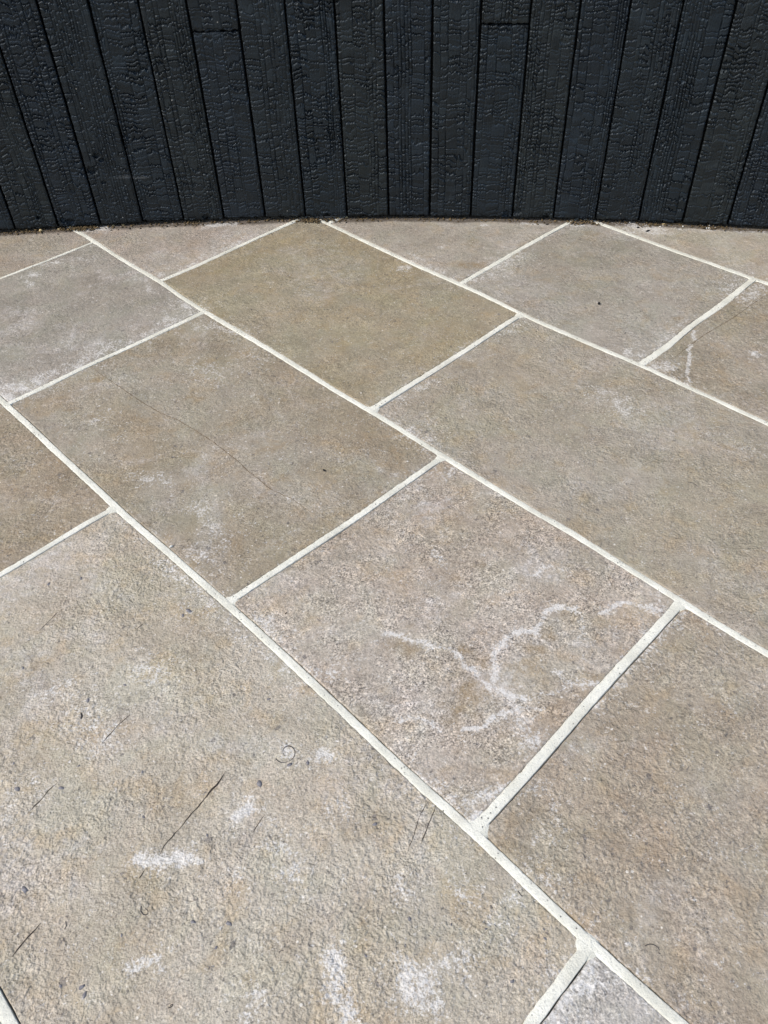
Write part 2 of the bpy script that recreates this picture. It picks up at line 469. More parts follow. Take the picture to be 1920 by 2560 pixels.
stroke('stain', z6((550,1070),(600,1050),(690,1060)), 4.1, 0.76)
stroke('stain', z5((1120,680),(1190,780),(1240,820)), 24, 0.45)
stroke('stain', z5((1350,900),(1420,900)), 30, 0.45)
for x, y, r in ((420,860,34),(345,810,26),(370,985,70),(330,1080,60),(240,1050,22),(705,735,34),(60,780,50),(100,800,40),(910,930,26),(300,490,20),(400,430,24),(600,870,40),(650,800,44)):
    stroke('rust', z6((x, y), (x + 10, y + 4)), r * .75, 0.72)
# the large stone in front
stroke('stain', z7((595,490),(640,500),(680,508),(730,494),(790,488),(840,490)), 13, 1.15)
stroke('stain', z7((640,505),(680,510)), 17, 1.0)
stroke('stain', z7((1385,48),(1410,52)), 17, 1.0)
stroke('stain', z7((1075,255),(1060,275),(1030,305),(1015,325)), 12, 1.0)
stroke('stain', z7((570,968),(620,950),(690,932)), 12, 0.95)
stroke('stain', z7((1440,920),(1450,960),(1470,1010),(1450,1070),(1480,1110),(1500,1160),(1520,1210)), 19, 1.0)
stroke('stain', z7((1255,560),(1265,580)), 20, .6)
stroke('stain', z7((1010,560),(1020,580)), 22, .45)
stroke('stain', z7((1160,400),(1230,470),(1280,540)), 40, .36)
stroke('stain', z7((1110,1080),(1090,1180)), 26, .45)
stroke('stain', z7((1480,270),(1450,300)), 24, .45)
stroke('stain', z7((1240,25),(1250,50)), 13, 1.0)
stroke('stain', z7((0,300),(60,240),(160,190)), 40, .34)
stroke('stain', z8((100,1020),(150,1050),(175,1085)), 30, 1.0)
stroke('stain', z8((200,990),(290,945),(370,950)), 22, .6)
stroke('stain', z8((80,600),(95,640)), 24, .5)
stroke('stain', z8((340,610),(380,650)), 26, .5)
stroke('stain', z8((540,660),(560,670)), 16, .5)
stroke('stain', z8((500,780),(520,830)), 26, .42)
stroke('stain', z5((620,880),(680,900)), 30, .6)
stroke('stain', z5((190,1010),(240,960),(310,940)), 15, .6)
stroke('stain', z5((360,1080),(450,1180)), 46, .5)
stroke('stain', z5((1000,640),(800,640)), 34, .3)
stroke('stain', z5((720,430),(770,480),(850,545)), 20, .55)
stroke('stain', z5((530,230),(620,310),(720,420)), 14, .4)
stroke('stain', z5((850,545),(960,660),(1100,790),(1300,960)), 16, .4)
stroke('rust', z5((780,600),(900,720),(880,1030)), 70, .42)
stroke('rust', z5((100,600),(300,700)), 70, .35)
stroke('rust', z7((60,50),(300,90),(700,90)), 60, .42)
stroke('rust', z7((100,720),(40,860)), 60, .4)
stroke('rust', z8((60,330),(240,400),(420,620)), 60, .36)
stroke('rust', z5((960,1000),(920,1100)), 50, .35)
stroke('dirt_shade', z5((130,840),(160,880),(200,940),(225,1000),(245,1065)), 15, .62)  # soft dark smear across the left of the stone
# grey stone on the left
stroke('stain', z3((0,790),(60,790),(120,765),(160,745)), 26, .75)
stroke('stain', z3((10,815),(40,830)), 18, .95)
stroke('stain', z3((160,740),(260,715),(350,680),(450,605)), 24, .55)
stroke('stain', z3((450,600),(560,580),(700,520),(760,480),(850,445)), 18, .55)
stroke('stain', z3((790,420),(850,440)), 24, .6)
stroke('stain', z3((720,490),(760,480)), 20, .7)
stroke('stain', z3((130,288),(150,288)), 9, 1.0)
stroke('stain', z3((205,240),(255,236)), 9, .8)
stroke('stain', z3((250,225),(400,210)), 12, .4)
stroke('stain', z3((125,320),(132,335)), 8, .7)
stroke('stain', z3((640,345),(655,352)), 10, .6)
# wall-side stones
stroke('stain', z3((890,78),(960,72),(1010,72)), 7, .95)
stroke('stain', z3((380,95),(460,88)), 9, .85)
stroke('stain', z3((700,285),(830,245),(1000,160),(1060,130)), 16, .45)
stroke('stain', z3((560,250),(620,280)), 14, .35)
stroke('stain', z4((1080,85),(1130,92),(1170,95)), 24, .9)
stroke('stain', z4((1000,92),(1060,95)), 12, .6)
stroke('stain', z4((600,68),(680,72)), 5, .8)
stroke('stain', z4((790,75),(880,74)), 6, .7)
stroke('stain', z4((425,75),(440,76)), 7, .7)
stroke('stain', z4((250,170),(258,160)), 6, .8)
stroke('stain', z4((1250,88),(1340,95),(1659,104)), 4, .55)
stroke('stain', z4((120,210),(200,260),(300,310)), 20, .42)
stroke('stain', z4((350,325),(470,275),(580,205)), 22, .55)
stroke('stain', z4((1060,620),(1100,640)), 16, .7)
stroke('stain', z4((1150,620),(1290,500)), 12, .5)
stroke('stain', z4((1480,360),(1550,300)), 30, .42)
stroke('stain', z4((1140,670),(1190,690),(1230,680)), 20, .7)
stroke('stain', z4((1250,730),(1350,790)), 14, .4)
stroke('stain', z4((1550,390),(1620,345)), 22, .6)
stroke('stain', z4((1340,530),(1338,570),(1320,610),(1314,680),(1312,755)), 2.4, 1.5)
stroke('stain', z4((1605,628),(1615,634)), 7, 1.2)
stroke('stain', z4((930,800),(990,820),(1050,870)), 26, .5)
stroke('stain', z4((340,620),(560,515),(640,480)), 18, .42)
stroke('stain', z4((60,820),(220,740)), 20, .42)
stroke('stain', z4((40,920),(130,980),(210,1030)), 18, .5)
stroke('stain', z4((1400,950),(1659,1080)), 18, .25)
stroke('stain', z4((60,270),(110,255)), 12, .55)
stroke('rust', z4((330,245),(430,250)), 16, .8)
stroke('rust', z4((1260,475),(1275,475)), 10, .8)
stroke('rust', z4((880,110),(960,115)), 16, .6)
stroke('rust', z4((190,570),(260,590)), 40, .4)
stroke('rust', z3((840,330),(1000,230)), 40, .42)
stroke('rust', z3((980,620),(860,810)), 40, .45)
stroke('rust', z3((830,820),(850,825)), 20, .75)
stroke('rust', z3((410,740),(430,745)), 14, .8)
stroke('rust', z3((1120,1040),(1230,1045)), 16, .5)
stroke('rust', z3((560,820),(700,910),(900,1000)), 14, .45)
stroke('rust', z5((970,10),(1100,70)), 40, .4)
stroke('rust', z8((620,300),(520,400),(560,480)), 50, .48)
stroke('rust', z6((1300,780),(1100,960),(1200,900)), 50, .42)
stroke('rust', z6((1450,620),(1400,760)), 40, .35)
stroke('dark', z3((1325,85),(1360,95),(1400,100)), 14, .62)
stroke('dark', z3((1390,265),(1440,255),(1500,255)), 12, .62)
stroke('dark', z3((1380,310),(1420,312),(1540,330),(1620,340)), 10, .62)
stroke('dark', z3((1440,580),(1480,575)), 8, .62)
stroke('dark', z4((0,310),(60,330),(180,410)), 12, .45)
# faint stains on the middle stone
stroke('stain', z3((890,700),(930,720)), 26, .48)
stroke('stain', z3((420,915),(450,925)), 20, .5)
stroke('stain', z3((1100,620),(1140,630)), 24, .38)
stroke('stain', z3((850,500),(940,520),(1060,540)), 16, .45)
stroke('stain', z5((860,190),(890,205)), 20, .42)
stroke('stain', z5((900,265),(950,285),(960,320)), 12, .45)
stroke('stain', z5((640,60),(690,55)), 20, .5)
stroke('stain', z5((880,400),(900,410)), 30, .42)
# edge of the stone right of the wide joint
stroke('stain', z6((1290,660),(1240,700),(1150,790),(1060,880),(900,1050)), 13, .55)
stroke('stain', z6((1330,640),(1450,720),(1560,770)), 10, .38)
stroke('stain', z8((690,220),(740,260),(740,330),(700,400)), 18, .42)
stroke('stain', z8((600,520),(700,600),(740,680)), 24, .35)
# bottom right corner stone
stroke('stain', z8((900,930),(850,1000),(800,1080),(740,1170)), 34, .72)
stroke('stain', z8((930,950),(1050,1010),(1180,1130)), 22, .5)
stroke('stain', z8((840,1020),(870,1050)), 24, .8)

def seg_dist(P, pts):
    d = np.full(len(P), 1e9)
    for a, b in zip(pts[:-1], pts[1:]):
        ab = b - a; L = max(ab @ ab, 1e-12)
        t = np.clip(((P - a) @ ab) / L, 0, 1)
        d = np.minimum(d, np.linalg.norm(P - (a + t[:, None] * ab), axis=1))
    return d
def paint(xy):
    out = {k: np.zeros(len(xy)) for k in ('stain', 'rust', 'dark', 'dirt_shade')}
    lo = xy.min(0); hi = xy.max(0)
    wx = xy + np.stack([.010 * fbm(xy[:, 0] * 28, xy[:, 1] * 28, 71, 3), .010 * fbm(xy[:, 0] * 28, xy[:, 1] * 28, 93, 3)], 1)
    vary = np.clip(0.95 + .8 * fbm(xy[:, 0] * 42, xy[:, 1] * 42, 55, 3), .35, 1.4)
    for kind, P, r, amp in STROKES:
        if (P.max(0) + 3 * r < lo).any() or (P.min(0) - 3 * r > hi).any(): continue
        v = amp * vary * np.exp(-(seg_dist(wx, P) / (1.55 * r)) ** 1.4)
        out[kind] = np.maximum(out[kind], v)
    # dirty strip with contact shade painted in, where the paving runs under the boards
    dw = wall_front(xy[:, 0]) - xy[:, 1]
    out['dirt_shade'] = np.maximum(out['dirt_shade'], 0.95 * sstep(0.040 + 0.018 * pn(xy[:, 0] * 9, 0.3, 8), 0.002, dw))
    return out

# ------------------------------------------------------------------ wall line
SEAMS = [(39.4,573),(144.7,570),(251.7,561.3),(357,556.7),(460,551),(560,547),(664,544),(764,541),(868,541),(971.5,541),(1074,542),(1177,544),(1281,545),(1384,548),(1488,549.8),(1596.6,553.8),(1704.8,556.7),(1817.6,561.3)]
BOARD_Z0 = 0.010
SP = np.array([gpx(x, y, BOARD_Z0) for x, y in SEAMS])
WC = np.polyfit(SP[:, 0], SP[:, 1], 2)
def wall_front(x): return np.polyval(WC, np.clip(x, -3.2, 3.2))
sx = list(SP[:, 0])
while len(sx) < 18 + 10: sx.append(sx[-1] + 0.1405)
for _ in range(10): sx.insert(0, sx[0] - 0.1435)
sx = np.array(sx)
SEAM_XY = np.stack([sx, wall_front(sx)], 1)

# ------------------------------------------------------------------ ground and paving
ground = make_mesh('ground', [(-60,-60,-.06),(60,-60,-.06),(60,60,-.06),(-60,60,-.06)], [(0,1,2,3)], MAT_GROUND)
tag(ground, kind='structure')
c0 = sq_xy(np.array([-4.1, 2.1, 2.1, -4.1]), np.array([LL[-3].m - .02, LL[-3].m - .02, LL[5].m + .02, LL[5].m + .02]))
bedv = [(x, y, -.026) for x, y in c0] + [(x, y, -.07) for x, y in c0]
paving = make_mesh('paving', bedv, [(0,1,2,3),(0,4,5,1),(1,5,6,2),(2,6,7,3),(3,7,4,0)], MAT_BED, smooth=False)
tag(paving, kind='structure')

FLAG = []          # (object, course, smin, smax, z function)
def slab_z(seed, s, q, sm, qm, amp):
    z = amp * 0.0016 * fbm((s + seed) * 5, q * 5, seed, 3)
    z += amp * 0.0006 * fbm((s + seed) * 26, q * 26, seed + 5, 2)
    tx = (hash01(seed, 1) - .5) * 0.0022; ty = (hash01(seed, 2) - .5) * 0.0022
    return z + tx * (s - sm) + ty * (q - qm) + (hash01(seed, 3) - .5) * 0.0008

def axis_pts(L, step):
    e = np.array([0, .0012, .003, .0055, .010])
    n = max(2, int(round((L - .02) / step)))
    mid = np.linspace(.010, L - .010, n + 1)
    a = np.concatenate([e[:-1], mid, (L - e[:-1])[::-1]])
    return a / L

def inset_curve(n_t, L, r0, r1, seed, inset):
    """fractions along an edge of length L -> (along, inset) with rounded ends"""
    al = n_t * L
    ins = np.full_like(al, inset) + 0.0015 * fbm(al * 34, seed * .37, seed, 4) + 0.0035 * np.maximum(0, pn(al * 16, seed * .57, seed + 8) - .55) + 0.0012 * pn(al * 5, seed * .77, seed + 3)
    x = al.copy(); y = np.zeros_like(al)
    m = al < r0
    ph = np.pi / 4 * (1 - al[m] / r0)
    x[m] = r0 - r0 * np.sin(ph); y[m] = r0 - r0 * np.cos(ph)
    m = al > L - r1
    ph = np.pi / 4 * (1 - (L - al[m]) / r1)
    x[m] = L - (r1 - r1 * np.sin(ph)); y[m] = r1 - r1 * np.cos(ph)
    return x, y + ins

VIS_CORNER = {('S1E', 0): .020}
def build_flagstone(course, b0, b1, style, seed):
    lo, hi = LL[course], LL[course + 1]
    f0, f1 = brk(b0), brk(b1)
    g0, g1, gl, gh = hwb(b0), hwb(b1), HWL[course], HWL[course + 1]
    vis = style is not None
    st = style or GEN[seed % len(GEN)]
    rng = random.Random(seed)
    rad = [rng.uniform(.005, .011) for _ in range(4)]      # corner radii: (s0,qlo) (s1,qlo) (s1,qhi) (s0,qhi)
    if style is S1E: rad[0] = .020; rad[3] = .016
    if style is S0M: rad[1] = .030; rad[2] = .014; rad[3] = .016
    if style is S2C: rad[0] = .018; rad[3] = .016
    if style is S3C: rad[0] = .010
    Ls = f1.m - f0.m; Lq = hi.m - lo.m
    step = 0.0055 if vis else 0.03
    U = axis_pts(Ls, step); V = axis_pts(Lq, step)
    # corner estimates
    def corner(fb, fl):
        q = fl.m
        for _ in range(4):
            s = float(fb(q)); q = float(fl(s))
        return s, q
    C00, C10, C11, C01 = corner(f0, lo), corner(f1, lo), corner(f1, hi), corner(f0, hi)
    def edge_s(Ca, Cb, fl, sign, r0, r1, sd, ins, i0, i1):   # runs along s
        x, y = inset_curve(U, Ls, r0, r1, sd, ins)
        fr = x / Ls
        a = Ca[0] + i0; b = Cb[0] - i1
        s = a + (b - a) * fr
        return np.stack([s, fl(s) + sign * y], 1)
    def edge_q(Ca, Cb, fb, sign, r0, r1, sd, ins, i0, i1):
        x, y = inset_curve(V, Lq, r0, r1, sd, ins)
        fr = x / Lq
        a = Ca[1] + i0; b = Cb[1] - i1
        q = a + (b - a) * fr
        return np.stack([fb(q) + sign * y, q], 1)
    Elo = edge_s(C00, C10, lo, 1, rad[0], rad[1], seed * 4 + 1, gl, g0, g1)
    Ehi = edge_s(C01, C11, hi, -1, rad[3], rad[2], seed * 4 + 2, gh, g0, g1)
    E0 = edge_q(C00, C01, f0, 1, rad[0], rad[3], seed * 4 + 3, g0, gl, gh)
    E1 = edge_q(C10, C11, f1, -1, rad[1], rad[2], seed * 4 + 4, g1, gl, gh)
    # make the corner points agree
    for (Ea, ia), (Eb, ib) in (((Elo, 0), (E0, 0)), ((Elo, -1), (E1, 0)), ((Ehi, 0), (E0, -1)), ((Ehi, -1), (E1, -1))):
        m = (Ea[ia] + Eb[ib]) / 2
        for E_, i_ in ((Ea, ia), (Eb, ib)):
            d = m - E_[i_]
            n = len(E_); k = np.arange(n) if i_ == 0 else np.arange(n)[::-1]
            E_ += d * np.clip(1 - k / 8.0, 0, 1)[:, None]
    u = U[:, None, None]; v = V[None, :, None]
    P = (1 - v) * Elo[:, None] + v * Ehi[:, None] + (1 - u) * E0[None] + u * E1[None] \
        - ((1 - u) * (1 - v) * Elo[0] + u * (1 - v) * Elo[-1] + (1 - u) * v * Ehi[0] + u * v * Ehi[-1])
    s = P[..., 0]; q = P[..., 1]
    sm, qm = float(s.mean()), float(q.mean())
    zf = lambda ss, qq: slab_z(seed, ss, qq, sm, qm, st['relief'])
    # arris: quarter round over the outer 5 mm
    du = np.minimum(U, 1 - U)[:, None] * Ls; dv = np.minimum(V, 1 - V)[None] * Lq
    d = np.minimum(du, dv)
    ar = 0.0045 * (1 + 0.5 * pn(s * 18, q * 18, seed + 9))
    t = np.clip(1 - d / ar, 0, 1)
    z = zf(s, q) - 0.0032 * (1 - np.sqrt(np.clip(1 - t * t, 0, 1)))
    nu, nv = s.shape
    xy = sq_xy(s.ravel(), q.ravel())
    top = np.c_[xy, z.ravel()]
    F = [grid_faces(nu, nv)]
    idx = np.arange(nu * nv).reshape(nu, nv)
    ring = np.concatenate([idx[:, 0], idx[-1, 1:], idx[-2::-1, -1], idx[0, -2:0:-1]])
    low = top[ring].copy(); low[:, 2] = -0.024
    nb = len(top)
    k = np.arange(len(ring)); kn = (k + 1) % len(ring)
    F.append(np.stack([ring[k], nb + k, nb + kn, ring[kn]], 1))
    verts = np.r_[top, low]
    faces = np.concatenate(F)
    at = paint(xy) if vis else {a: np.zeros(len(xy)) for a in ('stain', 'rust', 'dark', 'dirt_shade')}
    if not vis:
        dw = wall_front(xy[:, 0]) - xy[:, 1]
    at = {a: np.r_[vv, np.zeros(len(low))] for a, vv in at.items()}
    key = id(st) if not vis else None
    if vis: mat = stone_mat('limestone_%d' % seed, seed=seed, **st)
    else:
        mat = GENMAT.setdefault(seed % len(GEN), None)
        if mat is None:
            mat = GENMAT[seed % len(GEN)] = stone_mat('limestone_g%d' % (seed % len(GEN)), seed=seed, **st)
    cxy = sq_xy(np.array(sm), np.array(qm))
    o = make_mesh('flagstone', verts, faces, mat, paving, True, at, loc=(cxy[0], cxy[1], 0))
    FLAG.append((o, course, f0, f1, zf, style))
    return o
GENMAT = {}
seed = 1
STONE = {}
for c, (brs, sty) in COURSES.items():
    for i, stl in enumerate(sty):
        b0, b1 = brs[i], brs[i + 1]
        mid_s = (brk(b0).m + brk(b1).m) / 2; mid_q = (LL[c].m + LL[c + 1].m) / 2
        xy = sq_xy(np.array(mid_s), np.array(mid_q))
        seed += 1
        if stl is None and xy[1] > wall_front(xy[0]) + 0.25: continue
        o = build_flagstone(c, b0, b1, stl, seed)
        if stl is not None: STONE[id(stl)] = o
lab = {id(S0L): 'plain brown flagstone', id(S0M): 'large pale flagstone with hammered skin, cracks and white lime splashes',
       id(S1B): 'smooth grey flagstone with lime bloom along its edges', id(S1C): 'grey brown flagstone crossed by a brown hairline crack',
       id(S1D): 'pinkish speckled flagstone with white lime veins', id(S2B): 'ochre flagstone with small dark squiggles',
       id(S3C): 'flagstone with a white lime trickle and a dark hairline crack', id(S2C): 'even grey brown flagstone with a faint pale smudge'}
for k_, v_ in lab.items(): STONE[k_]['label'] = v_

# ------------------------------------------------------------------ mortar joints
def build_joint(fn, t0, t1, hw, axis, seed, groove=0.6, proud=0.0009, step=0.0035, wmul=1.0):
    n = max(4, int((t1 - t0) / step))
    t = np.linspace(t0, t1, n)
    c = fn(t)
    rg = lambda sd: 0.0026 * fbm(t * 60, sd * .31, sd, 4) + 0.0018 * np.maximum(0, pn(t * 14, sd * .53, sd + 7)) ** 1.5
    # ragged side: spreads over the arris of the stone; grooved side: stops short and leaves a slit
    wl = hw * wmul + 0.0012 + rg(seed)
    gr = sstep(0.35 - groove, 0.75 - groove, 0.5 * pn(t * 4.5, seed * .9, seed + 20) + .25)
    wr = hw * wmul + 0.0014 + rg(seed + 50) * (1 - .7 * gr) - gr * 0.0030
    prof = np.array([-1.0, -0.97, -0.86, -0.62, -0.3, 0, 0.3, 0.62, 0.86, 0.97, 1.0])
    hz = np.array([-.020, -.0016, -.0004, .0002, .0004, .0005, .0005, .0004, .0002, -.0006, -.020])
    T_ = t[:, None]
    off = np.where(prof[None] < 0, prof[None] * wl[:, None], prof[None] * wr[:, None])
    z = np.tile(hz, (n, 1)) + (proud - .0009) + 0.0007 * fbm(T_ * 120, off * 120, seed + 2, 3)
    z[:, 0] = -.02; z[:, -1] = -.02
    # feather: push the ragged rim down into the stone at random so that its outline breaks up
    z[:, 1] -= .0012 * np.clip(pn(t * 60, seed * .2, seed + 31), -0.3, 1); z[:, 9] -= .0012 * (1 - gr) * np.clip(pn(t * 60, .7, seed + 33), -.3, 1)
    z[:, 9] += gr * .0006
    a = T_ + off * 0; b = c[:, None] + off
    s, q = (a, b) if axis == 0 else (b, a)
    xy = sq_xy(s.ravel(), q.ravel())
    verts = np.c_[xy, z.ravel()]
    F = grid_faces(n, len(prof))
    if axis == 0: F = F
    else: F = F[:, ::-1]
    ctr = verts.mean(0); ctr[2] = 0
    return make_mesh('mortar_joint', verts, F, MAT_MORTAR, paving, True, loc=ctr)

GROOVE_L = {-1: .9, 0: .8, 1: .45, 2: .15, 3: .1}
for k_, fn in LL.items():
    smin = -4.0 if k_ < 3 else -2.2
    s0 = smin; s1 = 2.0
    fine = k_ in (-1, 0, 1, 2, 3)
    build_joint(fn, s0, s1, HWL[k_], 0, 100 + k_ * 3, GROOVE_L.get(k_, .4), step=.003 if fine else .02)
GROOVE_B = {'B8': 1.1, 'B9': 1.1, 'B4': 1.0, 'B7': .8, 'B2': .6, 'B6': .3, 'B1': .3, 'B3': .1, 'B5': .1, 'B0': .2}
jid = 200
for c, (brs, sty) in COURSES.items():
    for b in brs:
        jid += 1
        fb = brk(b)
        q0, q1 = LL[c].m + .003, LL[c + 1].m - .003
        named = isinstance(b, str) and b in BB
        build_joint(fb, q0, q1, hwb(b), 1, jid, GROOVE_B.get(b, .4), proud=.00075, step=.003 if named else .02)
# fillets of mortar in the crotch of each T junction, filling in front of the rounded corners
def fillet(s, q, r, seed):
    n = 28
    a = np.linspace(0, 2 * np.pi, n, endpoint=False)
    vs = [(s, q, .0001)]
    for rr, zz_ in ((.45, .0001), (.8, -.0003), (1.0, -.0022), (1.05, -.02)):
        for an in a:
            R = r * rr * (1 + .10 * float(pn(math.cos(an) * 1.7 + seed, math.sin(an) * 1.7, seed)))
            vs.append((s + R * math.cos(an), q + R * math.sin(an), zz_))
    v = np.array(vs); xy = sq_xy(v[:, 0], v[:, 1])
    tr = [(0, 1 + i, 1 + (i + 1) % n) for i in range(n)]
    qd = []
    for k in range(3):
        for i in range(n):
            j = (i + 1) % n
            qd.append((1 + k * n + i, 1 + (k + 1) * n + i, 1 + (k + 1) * n + j, 1 + k * n + j))
    return make_mesh('mortar_joint', np.c_[xy, v[:, 2]], qd, MAT_MORTAR, paving, True, tris=tr, loc=(*sq_xy(np.array(s), np.array(q)), 0))
for b, (cl, side, r) in {'B8': (0, 1, .021), 'B9': (0, -1, .019), 'B4': (1, 1, .018), 'B7': (0, -1, .016), 'B2': (0, 1, .016)}.items():
    L_ = LL[cl]; q = L_.m
    for _ in range(3):
        s_ = float(BB[b](q)); q = float(L_(s_))
    fillet(s_ - (.003 if b == 'B9' else 0), q + side * (.007 if b == 'B9' else .010), r, len(b) + cl + int(r * 1e4))
for b in ('B8', 'B4', 'B2'):
    c_ = {'B8': 1, 'B4': 2, 'B2': 1}[b]
    q = LL[c_].m
    for _ in range(3):
        s_ = float(BB[b](q)); q = float(LL[c_](s_))
    fillet(s_, q - .009, .016, 40 + c_)

# ------------------------------------------------------------------ cracks and shell marks in the stones
def find_stone(xy):
    s, q = to_sq(np.asarray(xy))
    for o, c, f0, f1, zf, stl in FLAG:
        if LL[c](s) < q < LL[c + 1](s) and f0(q) < s < f1(q): return o, zf
    return None, None
def ribbon(name, pts, w0, mat, label=None, wob=0.0012, seed=0, taper=True, smooth=False):
    P = np.array([gpx(*p) for p in pts])
    o, zf = find_stone(P[len(P) // 2])
    if o is None: return
    d = np.r_[0, np.cumsum(np.linalg.norm(np.diff(P, axis=0), axis=1))]
    n = max(6, int(d[-1] / .003))
    t = np.linspace(0, d[-1], n)
    x = np.interp(t, d, P[:, 0]); y = np.interp(t, d, P[:, 1])
    C = np.stack([x, y], 1)
    tg = np.gradient(C, axis=0); tg /= np.linalg.norm(tg, axis=1)[:, None] + 1e-9
    nn = np.stack([-tg[:, 1], tg[:, 0]], 1)
    C = C + nn * (wob * fbm(t * 90, seed * 1.3, seed, 3))[:, None]
    w = w0 * (0.75 + .6 * pn(t * 60, seed * .7, seed + 4))
    if taper: w = w * np.clip(np.sin(np.pi * np.clip(t / d[-1], .02, .98)) * 2.2, .15, 1)
    w = np.maximum(w, w0 * .15)
    A = C + nn * w[:, None] / 2; B = C - nn * w[:, None] / 2
    def zz_(Q):
        s = Q @ AV; q = Q @ NV
        return zf(s, q) + .00035
    v = np.r_[np.c_[A, zz_(A)], np.c_[B, zz_(B)], np.c_[A, zz_(A) - .0015], np.c_[B, zz_(B) - .0015]]
    k = np.arange(n - 1)
    F = np.concatenate([np.stack([k, n + k, n + k + 1, k + 1], 1), np.stack([2 * n + k, k, k + 1, 2 * n + k + 1], 1),
                        np.stack([n + k, 3 * n + k, 3 * n + k + 1, n + k + 1], 1)])
    oo = make_mesh(name, v - np.array(o.location), F, mat, o, True)
    if label: oo['label'] = label
    return oo
ribbon('crack', z3((395,682),(430,715),(520,775),(600,830),(690,885),(765,915),(850,965),(920,1010),(1030,1095)) + z5((1060,20),(1110,60),(1170,110),(1260,150),(1330,200),(1400,245)), .0016, MAT_CRACK_B, 'brown hairline crack', .0022, 3)
ribbon('crack', z7((975,118),(935,180),(915,195),(885,235),(860,265),(820,310),(780,360),(745,400),(710,440),(692,475)), .0027, MAT_CRACK, 'dark open crack', .0012, 5)
ribbon('crack', z7((625,545),(600,582)), .0015, MAT_CRACK, None, .001, 6)
ribbon('crack', z7((178,772),(145,808),(110,845),(80,880),(50,920)), .0028, MAT_CRACK, None, .0012, 7)
ribbon('crack', z7((245,170),(205,205),(180,240),(125,290)), .0018, MAT_CRACK, None, .0014, 8)
ribbon('crack', z7((1140,310),(1115,345),(1095,382)), .0012, MAT_CRACK, None, .001, 9)
ribbon('crack', z8((185,255),(150,320),(130,390),(100,470)), .0012, MAT_CRACK, None, .0014, 10)
ribbon('crack', z8((225,265),(195,340),(180,380),(160,430)), .0014, MAT_CRACK, None, .0012, 11)
ribbon('crack', z5((565,1080),(520,1120),(440,1205)), .0016, MAT_CRACK, None, .001, 12)
ribbon('crack', z5((620,690),(590,715)), .0014, MAT_CRACK, None, .001, 13)
ribbon('crack', z5((1230,650),(1240,640)), .002, MAT_CRACK, None, .001, 14)
ribbon('crack', z4((1655,372),(1500,480),(1380,550),(1300,610),(1230,668)), .0015, MAT_CRACK_B, 'dark hairline crack', .002, 15)
ribbon('crack', z5((250,640),(200,690),(170,720)), .0012, MAT_CRACK, None, .001, 16)
def spiral(cx, cy, pts, w, sd):
    ribbon('shell_mark', pts, w, MAT_SHELL, None, .0001, sd, False)
def zoomp(ox, oy, k, pts): return [(ox + x * k, oy + y * k) for x, y in pts]
ribbon('shell_mark', zoomp(660, 1840, .0603, [(490,940),(560,1020),(660,1090),(780,1110),(920,1090),(1060,1030),(1170,960),(1240,870),(1280,760),(1285,640),(1240,530),(1160,450),(1050,415),(930,430),(840,490),(790,580),(775,680),(810,770),(890,830)]), .0015, MAT_SHELL, 'dark spiral fossil shell outline', .0001, 31, False)
ribbon('shell_mark', z7((610,700),(608,722),(622,740),(638,735),(640,718),(628,712)), .0013, MAT_SHELL, 'small dark curled fossil', .0001, 32, False)
ribbon('shell_mark', z8((1128,872),(1145,864),(1165,866),(1183,876),(1190,892)), .0013, MAT_SHELL, 'thin arc of fossil shell', .0002, 33, False)
ribbon('shell_mark', z8((580,635),(590,650),(598,658)), .0016, MAT_SHELL, None, .0002, 34, False)
ribbon('shell_mark', z7((1205,900),(1215,890),(1225,893)), .0018, MAT_SHELL, None, .0002, 35, False)
ribbon('shell_mark', z7((283,765),(286,785),(278,800)), .0014, MAT_SHELL, None, .0002, 36, False)
ribbon('shell_mark', z7((735,1130),(748,1120),(742,1135),(726,1140)), .0014, MAT_SHELL, None, .0002, 37, False)
ribbon('shell_mark', z5((350,1075),(355,1090),(350,1105)), .0030, MAT_SHELL, None, .0002, 38)
ribbon('shell_mark', z6((1310,78),(1335,82),(1360,100)), .0013, MAT_SHELL, None, .0004, 39)
# flat grey shell fragments bedded in the big stone
def chip(pts, zoom, r, mat, seed, squash=.6, name='shell_fragment'):
    p = zoom(pts)[0]
    P = gpx(*p); o, zf = find_stone(P)
    if o is None: return
    n = 9; rg = random.Random(seed); a0 = rg.uniform(0, 6)
    sc = np.linalg.norm(gpx(p[0] + 5, p[1]) - P) / 5 * Z5
    v = []
    for i in range(n):
        a = i / n * 2 * math.pi; R = r * sc * rg.uniform(.7, 1.25)
        x, y = R * math.cos(a), R * math.sin(a) * squash
        Q = P + np.array([x * math.cos(a0) - y * math.sin(a0), x * math.sin(a0) + y * math.cos(a0)])
        v.append((*Q, float(zf(Q @ AV, Q @ NV)) + .0004))
    v = np.array(v); b = v.copy(); b[:, 2] -= .0015
    cc = v.mean(0)
    V_ = np.r_[v, b, [cc]] - np.array(o.location)
    tr = [(2 * n, i, (i + 1) % n) for i in range(n)]
    qd = [(i, n + i, n + (i + 1) % n, (i + 1) % n) for i in range(n)]
    make_mesh(name, V_, qd, mat, o, False, tris=tr)
MAT_GREY = plain_mat('grey_shell', lin(124, 122, 124), 0.7, 300, 0.25)
for i, (x, y, r) in enumerate(((1120,172,17),(265,190,13),(105,628,18),(990,775,16),(833,768,12),(75,195,15),(1620,345,12),(352,1050,14),(365,1082,14),(932,881,9),(620,315,9),(1330,80,12),(1250,90,12),(525,826,8),(895,395,8),(260,1045,9),(1580,915,9),(60,85,7),(615,120,8),(340,95,7))):
    chip((x, y), z7, r, MAT_GREY, 60 + i)
for i, (x, y, r) in enumerate(((110,755,11),(555,1025,11),(695,840,8),(690,800,7),(440,800,7),(290,780,7))):
    chip((x, y), z8, r, MAT_GREY, 90 + i)
